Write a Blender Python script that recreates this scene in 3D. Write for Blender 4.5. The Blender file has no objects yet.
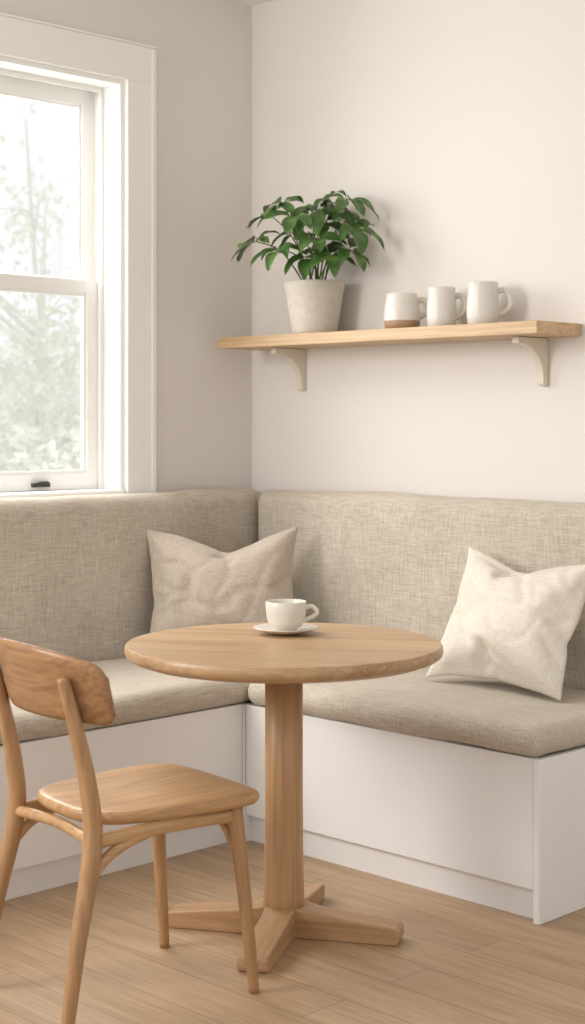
import bpy, bmesh, math, random
from mathutils import Vector, Matrix, noise
random.seed(7)
scene=bpy.context.scene
try:
    scene.view_settings.view_transform='Standard'
    scene.view_settings.look='None'
    scene.view_settings.exposure=0.0
except Exception as e: print(e)

# ---------------------------------------------------------------- materials
def new_mat(name):
    m=bpy.data.materials.new(name); m.use_nodes=True
    nt=m.node_tree
    return m,nt,nt.nodes['Principled BSDF']
def N(nt,t,**kw):
    n=nt.nodes.new(t)
    for k,v in kw.items(): setattr(n,k,v)
    return n
def coords(nt,scale,kind='Object'):
    tc=N(nt,'ShaderNodeTexCoord'); mp=N(nt,'ShaderNodeMapping')
    mp.inputs['Scale'].default_value=scale
    nt.links.new(tc.outputs[kind],mp.inputs['Vector']); return mp.outputs[0]
def noise_tex(nt,vec,scale=1,detail=4,rough=.5,dist=0):
    n=N(nt,'ShaderNodeTexNoise'); n.inputs['Scale'].default_value=scale
    n.inputs['Detail'].default_value=detail; n.inputs['Roughness'].default_value=rough
    n.inputs['Distortion'].default_value=dist
    nt.links.new(vec,n.inputs['Vector']); return n.outputs['Fac']
def ramp(nt,fac,stops):
    r=N(nt,'ShaderNodeValToRGB'); cr=r.color_ramp
    while len(cr.elements)<len(stops): cr.elements.new(.5)
    for e,(p,c) in zip(cr.elements,stops): e.position=p; e.color=(*c,1)
    nt.links.new(fac,r.inputs[0]); return r.outputs[0]
def mix(nt,a,b,fac,mode='MIX'):
    m=N(nt,'ShaderNodeMix'); m.data_type='RGBA'; m.blend_type=mode
    for s,v in ((6,a),(7,b)):
        if isinstance(v,tuple): m.inputs[s].default_value=(*v,1)
        else: nt.links.new(v,m.inputs[s])
    if isinstance(fac,(int,float)): m.inputs[0].default_value=fac
    else: nt.links.new(fac,m.inputs[0])
    return m.outputs[2]
def math_n(nt,op,a,b):
    m=N(nt,'ShaderNodeMath',operation=op)
    for i,v in enumerate((a,b)):
        if isinstance(v,(int,float)): m.inputs[i].default_value=v
        else: nt.links.new(v,m.inputs[i])
    return m.outputs[0]
def bump(nt,p,h,strength=.2,dist=.002):
    b=N(nt,'ShaderNodeBump'); b.inputs['Strength'].default_value=strength
    b.inputs['Distance'].default_value=dist
    nt.links.new(h,b.inputs['Height']); nt.links.new(b.outputs[0],p.inputs['Normal'])
def srgb(r,g,b):
    f=lambda c:(c/255/12.92 if c/255<=.04045 else ((c/255+.055)/1.055)**2.4)
    return (f(r),f(g),f(b))

def paint(name,col,rough=.6,var=.03,sc=3):
    m,nt,p=new_mat(name)
    v=coords(nt,(1,1,1)); n=noise_tex(nt,v,sc,3)
    c2=tuple(c*(1-var*2) for c in col)
    nt.links.new(ramp(nt,n,[(.3,c2),(.7,col)]),p.inputs['Base Color'])
    p.inputs['Roughness'].default_value=rough
    bump(nt,p,noise_tex(nt,v,180,3),.06,.001)
    return m
def wood(name,light,mid,dark,axis=0,rough=.42,staves=0,scale=1.0,streak=.3):
    m,nt,p=new_mat(name)
    s=[16*scale]*3; s[axis]=1.0*scale
    v=coords(nt,tuple(s)); n=noise_tex(nt,v,1.0,7,.6,1.4)
    s2=[120*scale]*3; s2[axis]=3*scale
    f=noise_tex(nt,coords(nt,tuple(s2)),1,3,.6)
    c=ramp(nt,n,[(.30,dark),(.5,mid),(.70,light)])
    c=mix(nt,c,ramp(nt,f,[(.35,tuple(x*.6 for x in dark)),(.62,light)]),streak)
    if staves:
        tc=N(nt,'ShaderNodeTexCoord'); sp=N(nt,'ShaderNodeSeparateXYZ')
        nt.links.new(tc.outputs['Object'],sp.inputs[0])
        q=math_n(nt,'FLOOR',math_n(nt,'MULTIPLY',sp.outputs[1-axis],staves),0)
        w=N(nt,'ShaderNodeTexWhiteNoise'); w.noise_dimensions='1D'
        nt.links.new(q,w.inputs['W'])
        c=mix(nt,c,ramp(nt,w.outputs['Value'],[(0,(.80,.77,.74)),(1,(1,1,1))]),1.0,'MULTIPLY')
    nt.links.new(c,p.inputs['Base Color'])
    p.inputs['Roughness'].default_value=rough
    bump(nt,p,f,.12,.0008)
    return m
def fabric(name,light,dark,freq=260,strength=.5,contrast=.55,wr=0):
    m,nt,p=new_mat(name)
    a=noise_tex(nt,coords(nt,(freq*.06,freq,freq)),1,3,.6)
    b=noise_tex(nt,coords(nt,(freq,freq*1.0,freq*.06)),1,3,.6)
    s=math_n(nt,'MULTIPLY',math_n(nt,'ADD',a,b),.5)
    big=noise_tex(nt,coords(nt,(1,1,1)),5,3)
    s2=math_n(nt,'ADD',math_n(nt,'MULTIPLY',s,.85),math_n(nt,'MULTIPLY',big,.15))
    nt.links.new(ramp(nt,s2,[(.5-contrast*.25,dark),(.5+contrast*.25,light)]),p.inputs['Base Color'])
    p.inputs['Roughness'].default_value=.95
    p.inputs['Sheen Weight'].default_value=.15
    p.inputs['Specular IOR Level'].default_value=.15
    bump(nt,p,s,strength,.002)
    return m
def ceramic(name,col,col2=None,zsplit=None,rough=.35,speck=.015,bs=.02):
    m,nt,p=new_mat(name)
    v=coords(nt,(1,1,1)); n=noise_tex(nt,v,40,4)
    c=ramp(nt,n,[(.35,tuple(x*(1-speck*2) for x in col)),(.6,col)])
    if col2:
        tc=N(nt,'ShaderNodeTexCoord'); sp=N(nt,'ShaderNodeSeparateXYZ')
        nt.links.new(tc.outputs['Object'],sp.inputs[0])
        g=math_n(nt,'LESS_THAN',sp.outputs[2],zsplit)
        c=mix(nt,c,col2,g)
    nt.links.new(c,p.inputs['Base Color']); p.inputs['Roughness'].default_value=rough
    bump(nt,p,n,bs,.001)
    return m

M_wall=paint('wall_paint',srgb(224,218,211),.85,.01,1.2)
M_ceil=paint('ceiling_paint',srgb(236,233,229),.9,.01)
M_trim=paint('white_trim',srgb(239,238,234),.45,.005)
M_base=paint('bench_white',srgb(238,236,233),.5,.008)
M_table=wood('table_oak',srgb(212,180,142),srgb(198,163,123),srgb(174,136,97),0,.36,9)
M_ped=wood('pedestal_oak',srgb(198,160,118),srgb(184,144,102),srgb(166,126,86),2,.42,0,.8,.24)
M_foot=wood('foot_oak',srgb(194,157,116),srgb(178,139,100),srgb(158,119,82),0,.42,0,.8,.24)
M_chair=wood('chair_oak',srgb(204,165,120),srgb(190,149,104),srgb(162,120,80),1,.4,0,1,.28)
M_chairv=wood('chair_leg_oak',srgb(188,149,106),srgb(172,132,90),srgb(150,110,73),2,.42,0,.8,.24)
M_chairb=wood('chair_back_oak',srgb(176,134,93),srgb(158,116,77),srgb(130,90,58),0,.38,0)
M_shelf=wood('shelf_oak',srgb(216,188,151),srgb(204,173,134),srgb(186,151,112),0,.5,0)
M_brk=paint('bracket_cream',srgb(220,210,191),.6,.02)
M_fab=fabric('linen_upholstery',srgb(212,202,187),srgb(166,155,139),280,.45,.55)
M_pil1=fabric('pillow_flax',srgb(202,190,175),srgb(170,157,141),330,.35,.5)
M_pil2=fabric('pillow_cream',srgb(232,225,213),srgb(210,200,185),330,.3,.5)
M_pot=ceramic('pot_stoneware',srgb(208,199,187),rough=.8,speck=.04,bs=.05)
M_mug=ceramic('mug_glaze',srgb(216,211,202))
M_mug2=ceramic('mug_dipped',srgb(216,211,202),srgb(165,134,106),.030)
M_cup=ceramic('cup_glaze',srgb(220,213,201),rough=.3)
M_soil=paint('soil',srgb(70,50,38),.95,.2,40)
M_metal=paint('dark_metal',srgb(50,48,46),.35,.02)

m,nt,p=new_mat('leaf_green')
n=noise_tex(nt,coords(nt,(1,1,1)),22,3)
nt.links.new(ramp(nt,n,[(.3,srgb(46,76,32)),(.55,srgb(72,106,46)),(.75,srgb(112,142,70))]),p.inputs['Base Color'])
p.inputs['Roughness'].default_value=.42
M_leaf=m
M_stem=paint('stem_green',srgb(92,110,58),.6,.1,20)
m,nt,p=new_mat('garden_foliage_overexposed')
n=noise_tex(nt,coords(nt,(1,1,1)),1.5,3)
nt.links.new(ramp(nt,n,[(.3,srgb(234,239,222)),(.7,srgb(249,250,245))]),p.inputs['Base Color'])  # near-white leaf colour, overexposed daylight painted into the base colour
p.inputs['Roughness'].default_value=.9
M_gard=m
M_bark=paint('garden_bark_overexposed',srgb(240,238,233),.95,.04,8)  # bark lifted almost to white to imitate overexposure
M_lawn=paint('lawn_overexposed',srgb(234,238,224),.95,.05,2)  # grass bleached like the trees, outdoor glare put into its colour
m=bpy.data.materials.new('window_glass'); m.use_nodes=True; nt=m.node_tree; nt.nodes.clear()
o=N(nt,'ShaderNodeOutputMaterial'); t=N(nt,'ShaderNodeBsdfTransparent'); g=N(nt,'ShaderNodeBsdfGlossy')
g.inputs['Roughness'].default_value=.02; mx=N(nt,'ShaderNodeMixShader'); mx.inputs[0].default_value=.04
nt.links.new(t.outputs[0],mx.inputs[1]); nt.links.new(g.outputs[0],mx.inputs[2]); nt.links.new(mx.outputs[0],o.inputs[0])
M_glass=m
# floor planks
m,nt,p=new_mat('oak_floor')
tc=N(nt,'ShaderNodeTexCoord'); br=N(nt,'ShaderNodeTexBrick')
nt.links.new(tc.outputs['Object'],br.inputs['Vector'])
br.inputs['Scale'].default_value=1; br.inputs['Brick Width'].default_value=1.9; br.inputs['Row Height'].default_value=.15
br.inputs['Mortar Size'].default_value=.0016; br.inputs['Mortar Smooth'].default_value=.3; br.inputs['Bias'].default_value=0
br.offset=.37
br.inputs['Color1'].default_value=(0,0,0,1); br.inputs['Color2'].default_value=(1,1,1,1); br.inputs['Mortar'].default_value=(.5,.5,.5,1)
g1=noise_tex(nt,coords(nt,(1.2,15,1)),1.3,7,.65,1.4)
g2=noise_tex(nt,coords(nt,(4,120,1)),1,3,.6)
c=ramp(nt,g1,[(.28,srgb(162,132,98)),(.5,srgb(182,153,120)),(.72,srgb(198,171,139))])
c=mix(nt,c,ramp(nt,g2,[(.3,srgb(144,114,83)),(.65,srgb(202,176,145))]),.3)
c=mix(nt,c,ramp(nt,br.outputs['Color'],[(0,(.86,.85,.83)),(1,(1,1,1))]),1.0,'MULTIPLY')
c=mix(nt,c,srgb(116,88,63),math_n(nt,'MULTIPLY',br.outputs['Fac'],.7))
nt.links.new(c,p.inputs['Base Color']); p.inputs['Roughness'].default_value=.42
bump(nt,p,g2,.05,.001)
M_floor=m

# ---------------------------------------------------------------- mesh helpers
def link(ob,parent=None):
    scene.collection.objects.link(ob)
    if parent: ob.parent=parent
    return ob
def empty(name,loc=(0,0,0),rotz=0,rot=None):
    e=bpy.data.objects.new(name,None); e.location=loc; e.empty_display_size=.1
    e.rotation_euler=rot if rot else (0,0,rotz)
    return link(e)
def obj_bm(name,bm,mats,parent=None,smooth=True,loc=None,rot=None):
    me=bpy.data.meshes.new(name)
    bmesh.ops.recalc_face_normals(bm,faces=bm.faces)
    bm.to_mesh(me); bm.free()
    if not isinstance(mats,(list,tuple)): mats=[mats]
    for mm in mats: me.materials.append(mm)
    for f in me.polygons: f.use_smooth=smooth
    ob=bpy.data.objects.new(name,me)
    if loc: ob.location=loc
    if rot: ob.rotation_euler=rot
    return link(ob,parent)
def add_box(bm,lo,hi,mi=0):
    vs=[bm.verts.new((x,y,z)) for x in (lo[0],hi[0]) for y in (lo[1],hi[1]) for z in (lo[2],hi[2])]
    for f in ((0,1,3,2),(4,6,7,5),(0,4,5,1),(2,3,7,6),(0,2,6,4),(1,5,7,3)):
        fc=bm.faces.new([vs[i] for i in f]); fc.material_index=mi
def boxes(name,lst,mat,parent=None,bev=.003,segs=2,loc=None,rot=None):
    bm=bmesh.new()
    for lo,hi in lst:
        a=tuple(min(p,q) for p,q in zip(lo,hi)); b=tuple(max(p,q) for p,q in zip(lo,hi))
        add_box(bm,a,b)
    ob=obj_bm(name,bm,mat,parent,False,loc,rot)
    if bev:
        md=ob.modifiers.new('bevel','BEVEL'); md.width=bev; md.segments=segs; md.limit_method='ANGLE'
    return ob
def tube(bm,pts,rad,segs=14,sub=6,mi=0,flat=1.0,cap=True):
    P=[Vector(p) for p in pts]; n=len(P); out=[];R=[]
    for i in range(n-1):
        p0=P[max(i-1,0)];p1=P[i];p2=P[i+1];p3=P[min(i+2,n-1)]
        for k in range(sub):
            t=k/sub
            out.append(.5*((2*p1)+(p2-p0)*t+(2*p0-5*p1+4*p2-p3)*t*t+(3*p1-p0-3*p2+p3)*t**3))
            R.append(rad[i]*(1-t)+rad[i+1]*t)
    out.append(P[-1]);R.append(rad[-1])
    up=Vector((0,0,1)); tn=(out[1]-out[0]).normalized()
    if abs(tn.z)>.8: up=Vector((0,1,0))
    rings=[]; a=tn.cross(up).normalized()
    for i,q in enumerate(out):
        if i==0: t=out[1]-out[0]
        elif i==len(out)-1: t=out[-1]-out[-2]
        else: t=out[i+1]-out[i-1]
        t.normalize(); a=(a-t*a.dot(t)).normalized(); b=t.cross(a)
        rings.append([bm.verts.new(q+(a*math.cos(2*math.pi*s/segs)+b*math.sin(2*math.pi*s/segs)*flat)*R[i]) for s in range(segs)])
    for i in range(len(rings)-1):
        for s in range(segs):
            f=bm.faces.new((rings[i][s],rings[i][(s+1)%segs],rings[i+1][(s+1)%segs],rings[i+1][s])); f.material_index=mi
    if cap:
        for rg in (rings[0],rings[-1]):
            f=bm.faces.new(rg); f.material_index=mi
def lathe(bm,prof,segs=48,mi=0):
    rings=[]
    for r,z in prof:
        if r<1e-6: rings.append([bm.verts.new((0,0,z))])
        else: rings.append([bm.verts.new((r*math.cos(2*math.pi*s/segs),r*math.sin(2*math.pi*s/segs),z)) for s in range(segs)])
    for A,B in zip(rings,rings[1:]):
        for s in range(segs):
            t=(s+1)%segs
            if len(A)==1 and len(B)==1: continue
            if len(A)==1: f=bm.faces.new((A[0],B[s],B[t]))
            elif len(B)==1: f=bm.faces.new((A[s],A[t],B[0]))
            else: f=bm.faces.new((A[s],A[t],B[t],B[s]))
            f.material_index=mi
def axis_coords(h,r,step):
    c=[-h+r*k for k in (0,.12,.28,.5,.75,1)]
    n=max(2,int((2*h-2*r)/step)); 
    c+=[-h+r+(2*h-2*r)*i/n for i in range(1,n)]
    c+=[h-r*k for k in (1,.75,.5,.28,.12,0)]
    return c
def soft_box(name,dim,r,mat,parent,loc,rot=None,puff=(0,0,0),nz=.004,nsc=4,seed=0,step=.04):
    hx,hy,hz=[d/2 for d in dim]; H=(hx,hy,hz)
    X,Y,Z=[axis_coords(h,min(r,h*.98),step) for h in H]
    bm=bmesh.new(); key={}
    def V(x,y,z):
        k=(round(x,6),round(y,6),round(z,6))
        if k not in key: key[k]=bm.verts.new(k)
        return key[k]
    def face(A,B,fn):
        for i in range(len(A)-1):
            for j in range(len(B)-1):
                bm.faces.new((fn(A[i],B[j]),fn(A[i+1],B[j]),fn(A[i+1],B[j+1]),fn(A[i],B[j+1])))
    for s in(-1,1):
        face(X,Y,lambda a,b:V(a,b,s*hz)); face(X,Z,lambda a,b:V(a,s*hy,b)); face(Y,Z,lambda a,b:V(s*hx,a,b))
    for v in bm.verts:
        p=v.co.copy(); q=Vector([max(-(h-r),min(h-r,c)) if h>r else 0 for c,h in zip(p,H)])
        d=p-q
        if d.length>1e-9:
            mxx=max(abs(c) for c in d); 
            d=d.normalized()*mxx if mxx>0 else d
        p=q+d
        u=[c/h for c,h in zip(p,H)]
        for k in range(3):
            o=[1-abs(u[j])**2.5 for j in range(3) if j!=k]
            p[k]+=u[k]*puff[k]*max(0,o[0])*max(0,o[1])
        nn=noise.noise_vector(p*nsc+Vector((seed,seed*2,0)))
        n2=noise.noise_vector(p*nsc*3+Vector((seed,9,0)))
        p+=nn*nz+n2*nz*.35
        v.co=p
    return obj_bm(name,bm,mat,parent,True,loc,rot)

# ---------------------------------------------------------------- camera
cam=bpy.data.cameras.new('camera'); co=bpy.data.objects.new('camera',cam); link(co)
co.location=(4.376,-4.152,1.356); co.rotation_euler=(math.pi/2,0,math.radians(45))
cam.sensor_fit='VERTICAL'; cam.sensor_height=24; cam.lens=24*1550/1024; cam.shift_y=-92/1024
cam.clip_end=200
cam.dof.use_dof=True; cam.dof.focus_distance=4.5; cam.dof.aperture_fstop=2.8
scene.camera=co

# ---------------------------------------------------------------- room
CEIL=2.965
OY0,OY1,OZ0,OZ1=-.634,-1.80,1.10,2.58
boxes('wall_back',[((-.2,0,0),(5.2,.2,CEIL))],M_wall,bev=0)
boxes('wall_left',[((-.2,OY0,0),(0,0,CEIL)),((-.2,-3.0,0),(0,OY1,CEIL)),((-.2,OY1,0),(0,OY0,OZ0)),((-.2,OY1,OZ1),(0,OY0,CEIL))],M_wall,bev=0)
boxes('floor',[((-.2,-5.4,-.1),(5.4,.2,0))],M_floor,bev=0)
boxes('ceiling',[((-.2,-5.2,CEIL),(5.4,.2,CEIL+.1))],M_ceil,bev=0)

# window
W=empty('window_1')
c=.13
boxes('casing',[((.0,OY0,OZ0-.04),(.022,OY0+c,OZ1)),((.0,OY1-c,OZ0-.04),(.022,OY1,OZ1)),((.0,OY1-c,OZ1),(.022,OY0+c,OZ1+c))],M_trim,W,.002)
boxes('casing_band',[((.0221,OY0+c-.02,OZ0-.04),(.026,OY0+c,OZ1+c-.002)),((.0,OY1-c-.01,OZ1+c),(.028,OY0+c+.003,OZ1+c+.008))],M_trim,W,.002)
boxes('jamb',[((-.2,OY0-.018,OZ0),(.0,OY0,OZ1)),((-.2,OY1,OZ0),(.0,OY1+.018,OZ1)),((-.2,OY1+.018,OZ1-.018),(.0,OY0-.018,OZ1))],M_trim,W,0)
boxes('stops',[((-.11,OY0-.034,OZ0+.006),(-.095,OY0-.018,OZ1-.018)),((-.11,OY1+.018,OZ0+.006),(-.095,OY1+.034,OZ1-.018)),((-.11,OY1+.034,OZ1-.034),(-.095,OY0-.034,OZ1-.018))],M_trim,W,.001)
boxes('sill',[((-.2,OY1+.018,OZ0-.03),(.03,OY0-.018,OZ0+.006))],M_trim,W,.003)
y0,y1=OY0-.018,OY1+.018
mid=1.835
def sash(nm,x0,x1,z0,z1,st,bot,top):
    boxes(nm,[((x0,y0-st,z0),(x1,y0,z1)),((x0,y1,z0),(x1,y1+st,z1)),((x0,y1+st,z0),(x1,y0-st,z0+bot)),((x0,y1+st,z1-top),(x1,y0-st,z1)),
      ],M_trim,W,.0)
    a,b=x0+.012,x1-.008; e=.0001
    boxes(nm+'_bead',[((a,y0-st-.012,z0+bot+.012),(b,y0-st-e,z1-top-.012)),((a,y1+st+e,z0+bot+.012),(b,y1+st+.012,z1-top-.012)),
        ((a,y1+st+e,z0+bot+e),(b,y0-st-e,z0+bot+.012)),((a,y1+st+e,z1-top-.012),(b,y0-st-e,z1-top-e))],M_trim,W,0)
    boxes(nm+'_glass',[(((x0+x1)/2-.003,y1+st+.003,z0+bot+.003),((x0+x1)/2+.001,y0-st-.003,z1-top-.003))],M_glass,W,0)
sash('lower_sash',-.145,-.111,OZ0+.007,mid+.025,.062,.058,.045)
sash('upper_sash',-.185,-.15,mid-.02,OZ1-.019,.055,.045,.06)
bm=bmesh.new(); add_box(bm,(-.1105,-.96,OZ0+.02),(-.095,-.89,OZ0+.034)); tube(bm,[(-.10,-.945,OZ0+.03),(-.085,-.94,OZ0+.036),(-.08,-.91,OZ0+.036),(-.10,-.905,OZ0+.03)],[.005]*4)
obj_bm('sash_latch',bm,M_metal,W)

# ---------------------------------------------------------------- bench
B=empty('corner_bench')
D=.74; BH=.443; PX=1.905; LY=-2.9
boxes('carcass',[((.004,LY,.0),(D-.03,-.004,BH-.004)),((D-.03,-D+.03,.0),(PX-.02,-.004,BH-.004))],M_base,B,0)
boxes('front_panels',[((D-.028,LY,.088),(D,-D-.004,BH)),
      ((D+.012,-D,.088),(PX-.024,-D+.028,BH)),],M_base,B,.003)
boxes('corner_post',[((D-.03,-D+.03-.033,.0),(D+.009,-D+.03,BH))],M_base,B,.002)
boxes('end_panel',[((PX-.02,-D-.006,0),(PX,-.004,BH+.0))],M_base,B,.003)
ct=.086
soft_box('seat_cushion_long',(abs(LY)-.15,.618,ct),.040,M_fab,B,(.137+.309,(LY-.15)/2,BH+ct/2+.001),(0,0,math.pi/2),puff=(.0,.006,.010),nz=.007,seed=1)
soft_box('seat_cushion_short',(PX-D-.012,.621,ct),.040,M_fab,B,((PX+D+.025)/2,-.137-.311,BH+ct/2+.001),None,puff=(.006,.006,.010),nz=.007,seed=4)
bt=1.095
soft_box('backrest_long',(abs(LY)-.03,.110,bt-BH-.03),.050,M_fab,B,(.074,(LY-.03)/2,(bt+BH+.03)/2),(0,0,math.pi/2),puff=(0,.010,.004),nz=.007,seed=7,step=.05)
soft_box('backrest_short',(PX-.14,.110,bt-BH-.03),.050,M_fab,B,((PX+.14)/2+.002,-.074,(bt+BH+.03)/2),None,puff=(0,.010,.004),nz=.007,seed=9,step=.05)

# ---------------------------------------------------------------- shelf
S=empty('wall_shelf',(0,0,0)); ST=1.664
boxes('shelf_board',[((.069,-.24,ST-.041),(1.53,-.001,ST))],M_shelf,S,.003)
def bracket(nm,x):
    bm=bmesh.new(); th=.026
    pr=[(0,0),(-.160,0),(-.160,-.022)]
    for k in range(13):
        a=math.pi/2*k/12
        pr.append((-.150+.124*math.sin(a)*1.0,-.022-.108*(1-math.cos(a))))
    pr+=[(-.026,-.148),(-.018,-.156),(0,-.156)]
    A=[bm.verts.new((x-th/2,y-.001,ST-.042+z)) for y,z in pr]; Bv=[bm.verts.new((x+th/2,y-.001,ST-.042+z)) for y,z in pr]
    bm.faces.new(A); bm.faces.new(Bv[::-1])
    for i in range(len(A)):
        j=(i+1)%len(A); bm.faces.new((A[i],A[j],Bv[j],Bv[i]))
    o=obj_bm(nm,bm,M_brk,S,False); md=o.modifiers.new('b','BEVEL'); md.width=.003; md.segments=2; md.limit_method='ANGLE'
bracket('bracket_1',.285); bracket('bracket_2',1.388)

# ---------------------------------------------------------------- mugs
def mug(nm,x,y,prof_out,th,mat,h0,h1,hr,ang,z=ST+.001,hw=.007,rx=None):
    E=empty(nm,(x,y,z),ang)
    bm=bmesh.new()
    inner=[(max(r-th,.002),zz) for r,zz in prof_out[1:]][::-1]
    top=prof_out[-1]
    prof=[(0,0)]+prof_out+[(top[0]-th*.3,top[1]+th*.4),(top[0]-th*.8,top[1]+th*.3)]+[(r,max(zz,th*1.3)) for r,zz in inner]+[(0,th*1.3)]
    lathe(bm,prof)
    obj_bm('body',bm,mat,E)
    def rr(zv):
        for (r0,z0),(r1,z1) in zip(prof_out,prof_out[1:]):
            if z0<=zv<=z1: return r0+(r1-r0)*(zv-z0)/(z1-z0+1e-9)
        return top[0]
    bm=bmesh.new()
    a,b=rr(h0)-th*.5,rr(h1)-th*.5
    tube(bm,[(b,0,h1),(b+hr*.55,0,h1+.004),(b+hr,0,h1-(h1-h0)*.3),(a+hr*.85,0,h0+(h1-h0)*.35),(a+hr*.35,0,h0+.006),(a,0,h0)],[hw*1.1,hw,hw,hw,hw,hw*1.2],12,8,flat=1.35)
    obj_bm('handle',bm,mat,E)
    return E
R45=math.radians(45)
mug('coffee_mug',.885,-.13,[(.046,0),(.058,.004),(.062,.02),(.063,.045),(.060,.08),(.055,.105),(.053,.122)],.004,M_mug2,.045,.098,.034,R45-.1)
mug('coffee_mug',1.052,-.12,[(.040,0),(.047,.005),(.050,.03),(.050,.07),(.046,.11),(.046,.134)],.004,M_mug,.035,.105,.034,R45-.05)
mug('coffee_mug',1.226,-.12,[(.042,0),(.049,.005),(.053,.03),(.053,.07),(.049,.11),(.050,.14)],.004,M_mug,.035,.112,.042,R45-.1)

# ---------------------------------------------------------------- plant
PL=empty('potted_plant',(.462,-.125,ST+.001))
bm=bmesh.new()
lathe(bm,[(0,0),(.076,0),(.081,.004),(.085,.03),(.098,.11),(.106,.16),(.109,.168),(.110,.186),(.108,.191),(.101,.191),(.099,.184),(.095,.155),(0,.155)],64)
obj_bm('pot',bm,M_pot,PL)
bm=bmesh.new(); lathe(bm,[(0,.165),(.05,.166),(.094,.160),(.094,.150),(0,.150)],32); obj_bm('soil',bm,M_soil,PL)
bm=bmesh.new()
def clampy(v):
    v=v.copy()
    if v.y>.095: v.y=.095+.015*math.tanh((v.y-.095)*6)
    return v
def leaflet(bm,base,d,up,L,Wd,droop):
    d=d.normalized(); side=d.cross(up)
    if side.length<1e-3: side=d.cross(Vector((1,0,0)))
    side.normalize()
    rows=[]; n=9; pos=base.copy(); dd=d.copy()
    for i in range(n+1):
        t=i/n
        w=Wd*(math.sin(math.pi*min(1,t**.78))**.85 if 0<t<1 else 0)
        nn=side.cross(dd).normalized()
        wav=.003*math.sin(t*9+L*300)
        if w<1e-4: rows.append([bm.verts.new(clampy(pos))])
        else: rows.append([bm.verts.new(clampy(pos+side*w*s+nn*(abs(s)*w*.30+wav*s))) for s in (-1,-.5,0,.5,1)])
        dd=(dd+Vector((0,0,-droop/n))).normalized(); pos=pos+dd*L/n
    for A,Bq in zip(rows,rows[1:]):
        if len(A)==1:
            for k in range(4): bm.faces.new((A[0],Bq[k],Bq[k+1]))
        elif len(Bq)==1:
            for k in range(4): bm.faces.new((A[k],A[k+1],Bq[0]))
        else:
            for k in range(4): bm.faces.new((A[k],A[k+1],Bq[k+1],Bq[k]))
Rt=Vector((1,1,0)).normalized(); Fw=Vector((1,-1,0)).normalized()
tg=[(-.21,.07,.33),(-.16,.03,.43),(-.13,.14,.29),(-.07,.0,.37),(-.075,.14,.41),(-.01,.02,.43),
    (.0,.16,.33),(.035,.06,.40),(.05,.17,.27),(.07,.05,.46),(.11,.14,.40),(.12,.16,.29),(.145,.18,.36),(-.03,.10,.27),
    (-.115,.04,.47),(.115,.13,.47),(.01,.10,.44)]
for (l,f,h) in tg:
    T=Rt*l+Fw*f+Vector((0,0,h)); T.y=min(T.y,.07)
    b0=Vector((random.uniform(-.03,.03),random.uniform(-.03,.03),.158))
    m1=b0.lerp(T,.5)+Vector((0,0,.05))
    tube(bm,[b0,m1,T],[.0035,.0025,.0018],6,5,1)
    out=Vector((T.x-b0.x,T.y-b0.y,0)); 
    out=(out.normalized() if out.length>.02 else Vector((1,-1,0)).normalized())
    ax=(out*.55+Vector((0,0,.8))).normalized()
    nl=random.choice((5,5,6)); ph=random.uniform(0,6.28)
    t1=ax.cross(Vector((0,0,1))); t1=t1.normalized() if t1.length>.01 else Vector((1,0,0)); t2=ax.cross(t1)
    for k in range(nl):
        a=ph+2*math.pi*k/nl+random.uniform(-.15,.15)
        d=t1*math.cos(a)+t2*math.sin(a)+ax*random.uniform(.0,.5)
        L=random.uniform(.085,.118)*(1.1 if d.dot(out)>0 else .85)
        st=T+d.normalized()*.014
        tube(bm,[T,T+d.normalized()*.007,st],[.0014]*3,5,2,1)
        leaflet(bm,st,d,ax,L,L*random.uniform(.22,.27),random.uniform(.7,1.7))
obj_bm('foliage',bm,[M_leaf,M_stem],PL)

# ---------------------------------------------------------------- table
TX,TY=1.461,-1.269
T=empty('round_dining_table',(TX,TY,0),math.radians(31))
bm=bmesh.new(); r=.42; TT=.767
lathe(bm,[(0,TT-.046),(.35,TT-.046),(r-.04,TT-.044),(r-.012,TT-.034),(r-.003,TT-.027),(r,TT-.018),(r-.001,TT-.005),(r-.005,TT),(r-.02,TT+.0005),(0,TT+.0005)],128)
o=obj_bm('table_top',bm,M_table,T); 
md=o.modifiers.new('es','EDGE_SPLIT'); md.split_angle=math.radians(40)
bm=bmesh.new(); lathe(bm,[(0,.05),(.055,.05),(.054,.10),(.052,.16),(.050,.4),(.050,TT-.046),(0,TT-.046)],64)
obj_bm('pedestal',bm,M_ped,T)
bm=bmesh.new(); lathe(bm,[(0,.698),(.12,.698),(.125,.703),(.125,.7205),(0,.7205)],48); obj_bm('mount_plate',bm,M_ped,T)
def arm(nm,ang,L):
    bm=bmesh.new(); w=.040
    pr=[(0,0),(L-.008,0),(L,.010),(L,.036),(L-.012,.044),(.10,.066),(.05,.078),(0,.078)]
    A=[bm.verts.new((x,-w,z)) for x,z in pr]; C=[bm.verts.new((x,w,z)) for x,z in pr]
    bm.faces.new(A); bm.faces.new(C[::-1])
    for i in range(len(A)):
        j=(i+1)%len(A); bm.faces.new((A[i],A[j],C[j],C[i]))
    o=obj_bm(nm,bm,M_foot,T,False,None,(0,0,ang)); md=o.modifiers.new('b','BEVEL'); md.width=.005; md.segments=3; md.limit_method='ANGLE'
for k in range(4): arm('foot_%d'%(k+1),k*math.pi/2,.315)

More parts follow.
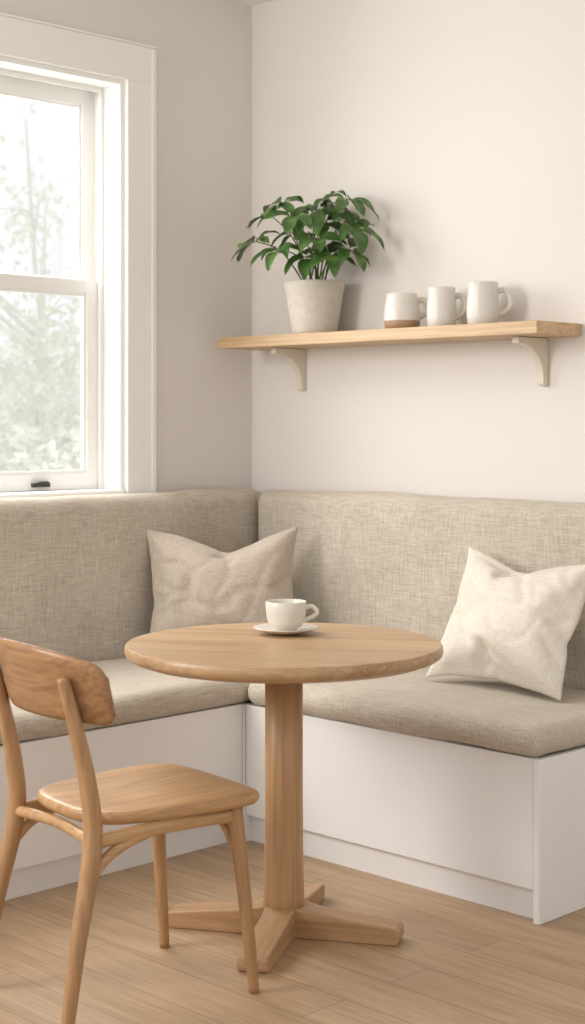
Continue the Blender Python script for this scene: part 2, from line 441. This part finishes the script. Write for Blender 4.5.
# cup & saucer
u,v=286,634; Zc=(1.356-TT)*1550/(v-420); Xc=(u-292.5)*Zc/1550
cx=4.376+(Xc-Zc)/math.sqrt(2); cy=-4.152+(Xc+Zc)/math.sqrt(2)
CU=mug('coffee_cup',cx,cy,[(.024,0),(.029,.002),(.030,.005),(.044,.014),(.052,.032),(.0555,.055),(.0565,.080)],.003,M_cup,.028,.064,.032,R45-.15,z=TT+.0015+.008,hw=.0045)
bm=bmesh.new(); lathe(bm,[(0,-.008),(.035,-.008),(.04,-.006),(.07,.001),(.088,.008),(.090,.010),(.087,.011),(.068,.005),(.04,-.001),(0,-.0015)],64)
obj_bm('saucer',bm,M_cup,CU)

# ---------------------------------------------------------------- chair
CH=empty('dining_chair',(1.487,-1.825,0),math.radians(-8))
bm=bmesh.new()
def outline(a,s):
    n=4.2; ca,sa=math.cos(a),math.sin(a)
    rr=(abs(ca)**n+abs(sa)**n)**(-1/n)
    yy=sa*rr; xx=ca*rr
    hw=.204+.028*yy
    return (xx*hw*s, .052+yy*.236*s)
segs=72; rings=[]
def zt(x,y): return .477-.012*math.exp(-((x/.13)**2+((y+.03)/.13)**2))-.010*max(0,(y-.19)/.09)**2
for s,dz in [(.02,0),(.25,0),(.45,0),(.65,0),(.8,0),(.9,0),(.96,-.0005),(.985,-.003),(1.0,-.010),(.995,-.020),(.96,-.030),(.9,-.034),(.5,-.034),(.02,-.034)]:
    ring=[]
    for k in range(segs):
        x,y=outline(2*math.pi*k/segs,s); ring.append(bm.verts.new((x,y,zt(x,y)+dz)))
    rings.append(ring)
for A,C in zip(rings,rings[1:]):
    for k in range(segs):
        bm.faces.new((A[k],A[(k+1)%segs],C[(k+1)%segs],C[k]))
bm.faces.new(rings[0]); bm.faces.new(rings[-1][::-1])
obj_bm('seat',bm,M_chair,CH)
for i,sx in enumerate((1,-1)):
    bm=bmesh.new(); tube(bm,[(.208*sx,-.275,0),(.198*sx,-.240,.20),(.184*sx,-.195,.41),(.180*sx,-.202,.54),(.176*sx,-.235,.69),(.172*sx,-.262,.790)],[.0135,.0185,.0225,.0205,.0165,.013],18,8)
    obj_bm('rear_leg_%d'%(i+1),bm,M_chairv,CH)
    bm=bmesh.new(); tube(bm,[(.198*sx,.235,0),(.188*sx,.215,.22),(.172*sx,.195,.446)],[.0125,.0165,.020],18,8)
    obj_bm('front_leg_%d'%(i+1),bm,M_chairv,CH)
    bm=bmesh.new(); tube(bm,[(.184*sx,-.20,.421),(.180*sx,-.0,.428),(.172*sx,.195,.421)],[.013]*3,12,8,flat=1.3)
    obj_bm('side_rail_%d'%(i+1),bm,M_chair,CH)
    bm=bmesh.new(); tube(bm,[(.188*sx,-.205,.342),(.186*sx,-.155,.386),(.183*sx,-.09,.412),(.18*sx,-.01,.428)],[.011]*4,12,8,flat=1.2)
    obj_bm('curved_brace_%d'%(i+1),bm,M_chair,CH)
bm=bmesh.new(); tube(bm,[(-.172,.192,.421),(0,.192,.427),(.172,.192,.421)],[.013]*3,12,6); tube(bm,[(-.184,-.195,.421),(0,-.180,.427),(.184,-.195,.421)],[.013]*3,12,6)
tube(bm,[(-.180,.20,.330),(-.12,.195,.396),(-.05,.192,.418)],[.010]*3,10,6); tube(bm,[(.180,.20,.330),(.12,.195,.396),(.05,.192,.418)],[.010]*3,10,6)
obj_bm('cross_rails',bm,M_chair,CH)
bm=bmesh.new(); nu,nv=36,14; th=.018
grid={}
for side in (0,1):
    for i in range(nu+1):
        u_=-1+2*i/nu
        for j in range(nv+1):
            v_=-1+2*j/nv
            eu=abs(u_); 
            top=.853-.040*eu**2.2; bot=.688-.004*eu**2
            mid_=(top+bot)/2; hh=(top-bot)/2*(1-max(0,(eu-.86)/.14)**2.6*.35)
            x=.238*math.sin(u_*1.0)/math.sin(1.0)
            z=mid_+v_*hh
            edge=(1-abs(v_)**6)*(1-eu**14)
            t=th/2*(.25+.75*edge**.5 if edge>0 else .25)
            y=-.262+.085*(1-math.cos(u_*1.0))/(1-math.cos(1.0))+(z-.69)*-.22
            nx=-math.sin(u_*.8); ny=math.cos(u_*.8)
            sg=1 if side==0 else -1
            grid[side,i,j]=bm.verts.new((x+nx*t*sg,y+ny*t*sg+.014,z))
for side in (0,1):
    for i in range(nu):
        for j in range(nv):
            bm.faces.new([grid[side,a,b] for a,b in ((i,j),(i+1,j),(i+1,j+1),(i,j+1))])
for i in range(nu):
    for j in (0,nv): bm.faces.new((grid[0,i,j],grid[0,i+1,j],grid[1,i+1,j],grid[1,i,j]))
for j in range(nv):
    for i in (0,nu): bm.faces.new((grid[0,i,j],grid[0,i,j+1],grid[1,i,j+1],grid[1,i,j]))
obj_bm('back_slab',bm,M_chairb,CH)

# ---------------------------------------------------------------- pillows (cloth inflated)
def pillow(nm,w,h,mat,loc,rot,chop=.05,seed=0,cu=0.0,press=6.0,frames=36,tmax=.2,ear=.03,bend=.2,cs=.5):
    bm=bmesh.new(); n=44; g={}; par={}
    for side in (1,-1):
        for i in range(n+1):
            for j in range(n+1):
                u=-1+2*i/n; v=-1+2*j/n
                edge=(i in(0,n) or j in(0,n))
                if side==-1 and edge: g[side,i,j]=g[1,i,j]; continue
                P=Vector((u*w/2,0,v*h/2))
                y=0 if edge else -side*(.012+.005*noise.noise(P*9+Vector((seed,side*3,0)))+.02*(1-u*u)*(1-v*v))
                par[len(bm.verts)]=(u,v)
                g[side,i,j]=bm.verts.new((P.x,y,P.z))
    for side in (1,-1):
        for i in range(n):
            for j in range(n):
                bm.faces.new([g[side,a,b] for a,b in ((i,j),(i+1,j),(i+1,j+1),(i,j+1))])
    ob=obj_bm(nm,bm,mat,None,True)
    md=ob.modifiers.new('cloth','CLOTH'); s=md.settings
    s.quality=6; s.mass=.15; s.tension_stiffness=25; s.compression_stiffness=25; s.shear_stiffness=8; s.bending_stiffness=bend
    s.use_pressure=True; s.uniform_pressure_force=press; s.effector_weights.gravity=0; s.air_damping=2
    md.point_cache.frame_start=1; md.point_cache.frame_end=frames+2
    for f in range(1,frames+1):
        scene.frame_set(f); ob.evaluated_get(bpy.context.evaluated_depsgraph_get()).data
    me=bpy.data.meshes.new_from_object(ob.evaluated_get(bpy.context.evaluated_depsgraph_get()))
    ob.modifiers.clear(); ob.data=me
    me.materials.clear(); me.materials.append(mat)
    xs=[v.co.x for v in me.vertices]; ys=[v.co.y for v in me.vertices]; zs=[v.co.z for v in me.vertices]
    sx=w/(max(xs)-min(xs)); sz=h/(max(zs)-min(zs)); cxm=(max(xs)+min(xs))/2; czm=(max(zs)+min(zs))/2
    sy=tmax/(max(ys)-min(ys)); cym=(max(ys)+min(ys))/2
    for k,vt in enumerate(me.vertices):
        q=vt.co; x=(q.x-cxm)*sx; z=(q.z-czm)*sz; y=(q.y-cym)*sy
        u,v=par[k]
        su=1 if u>0 else -1; sv=1 if v>0 else -1
        k1=max(abs(u),abs(v))**5*.75
        x=x*(1-k1)+(u*w/2*(1-.05*(1-v*v)))*k1
        z=z*(1-k1)+(v*h/2*(1-.05*(1-u*u)))*k1
        e=(abs(u)*abs(v))**6
        x+=su*ear*e; z+=sv*ear*e
        y*=1-.6*(abs(u)*abs(v))**5
        # soft linen folds
        P=Vector((x,0,z))
        m0=((1-u*u)*(1-v*v)+1e-9)**.35
        rid=noise.noise(Vector((x*3.2+z*8,z*2.5-x*5,seed+3.3)))
        rid2=noise.noise(Vector((x*8-z*3,z*6+x*3,seed+7.7)))
        amp=(-.010*max(0,1-abs(rid)*7)-.006*max(0,1-abs(rid2)*6)+.008*noise.noise(P*6+Vector((0,seed,0))))*m0
        y+=(1 if y>0 else -1)*amp
        c=math.exp(-((u-cu)/cs)**2)
        z-=chop*c*max(0,(v+.3)/1.3)**2
        y*=1-.22*math.exp(-((u-cu)/.2)**2)*max(0,min(1,(v-.0)/.9))**1.3
        y*=1-.12*v
        vt.co=(x,y,z)
    for f in me.polygons: f.use_smooth=True
    sb=ob.modifiers.new('sub','SUBSURF'); sb.levels=1; sb.render_levels=1
    ob.location=loc; ob.rotation_euler=rot
    return ob
def cam_rot(yaw,lean,roll=0): return (-math.radians(lean),math.radians(roll),math.radians(yaw))
pillow('throw_pillow',.54,.45,M_pil1,(.355,-.478,.757),cam_rot(47,15,-1),.06,1.3,.10,tmax=.21,ear=.010)
pillow('throw_pillow',.49,.44,M_pil2,(1.50,-.325,.743),cam_rot(2,28,2),.035,5.1,-.05,tmax=.21,ear=.010)
scene.frame_set(1)

# ---------------------------------------------------------------- outdoors
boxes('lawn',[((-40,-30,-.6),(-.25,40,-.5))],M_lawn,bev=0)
def tree(nm,x,y,h,r,nleaf,seed):
    random.seed(seed); E=empty(nm,(x,y,-.49)); bm=bmesh.new()
    tube(bm,[(0,0,0),(.0,.0,h*.3),(0,0,h*.6)],[.10,.08,.05],8,4,1)
    tips=[]
    for k in range(16):
        a=random.uniform(0,6.28); z0=h*random.uniform(.15,.6); L=r*random.uniform(.5,.9)
        e=Vector((math.cos(a)*L,math.sin(a)*L,z0+random.uniform(.2,.9)*h*.4))
        m_=Vector((e.x*.5,e.y*.5,z0+(e.z-z0)*.35))
        tube(bm,[(0,0,z0),m_,e],[.03,.02,.008],6,4,1); tips.append((Vector((0,0,z0)),e))
        for q in range(3):
            s=m_.lerp(e,random.random()); e2=s+Vector((random.uniform(-1,1),random.uniform(-1,1),random.uniform(0,1)))*r*.3
            tube(bm,[s,s.lerp(e2,.5)+Vector((0,0,.05)),e2],[.010,.008,.004],5,3,1); tips.append((s,e2))
    for k in range(nleaf):
        s,e=random.choice(tips); p=s.lerp(e,random.uniform(.35,1.05))+Vector([random.gauss(0,r*.10) for _ in range(3)])
        p.z=max(p.z,.10)
        a=Vector([random.uniform(-1,1) for _ in range(3)]).normalized(); b=a.orthogonal().normalized()
        L=random.uniform(.03,.06)
        vs=[bm.verts.new(p+a*L*c1+b*L*c2) for c1,c2 in ((-1,0),(0,-.5),(1,0),(0,.5))]
        bm.faces.new(vs)
    obj_bm('crown',bm,[M_gard,M_bark],E,False)
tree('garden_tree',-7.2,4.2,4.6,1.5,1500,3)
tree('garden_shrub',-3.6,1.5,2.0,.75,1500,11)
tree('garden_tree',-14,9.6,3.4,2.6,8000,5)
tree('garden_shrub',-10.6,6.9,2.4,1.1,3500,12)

# ---------------------------------------------------------------- light
w=bpy.data.worlds.new('world'); scene.world=w; w.use_nodes=True
bg=w.node_tree.nodes['Background']; bg.inputs[0].default_value=(.98,.985,1,1); bg.inputs[1].default_value=1.05
def area(nm,loc,target,size,energy,col=(1,1,1),sy=None):
    l=bpy.data.lights.new(nm,'AREA'); l.energy=energy; l.color=col; l.size=size
    if sy: l.shape='RECTANGLE'; l.size_y=sy
    o=bpy.data.objects.new(nm,l); o.location=loc
    o.rotation_euler=(Vector(target)-Vector(loc)).to_track_quat('-Z','Y').to_euler(); link(o)
area('key_light_side',(.2,-4.2,2.1),(1.5,-.6,.6),1.3,72,(1,.985,.965))  # key lamp added for light from the left, no window built there
area('window_light_main',(-.6,-1.2,2.2),(1.4,-1.0,.7),1.1,65,(1,.995,.985),1.4)
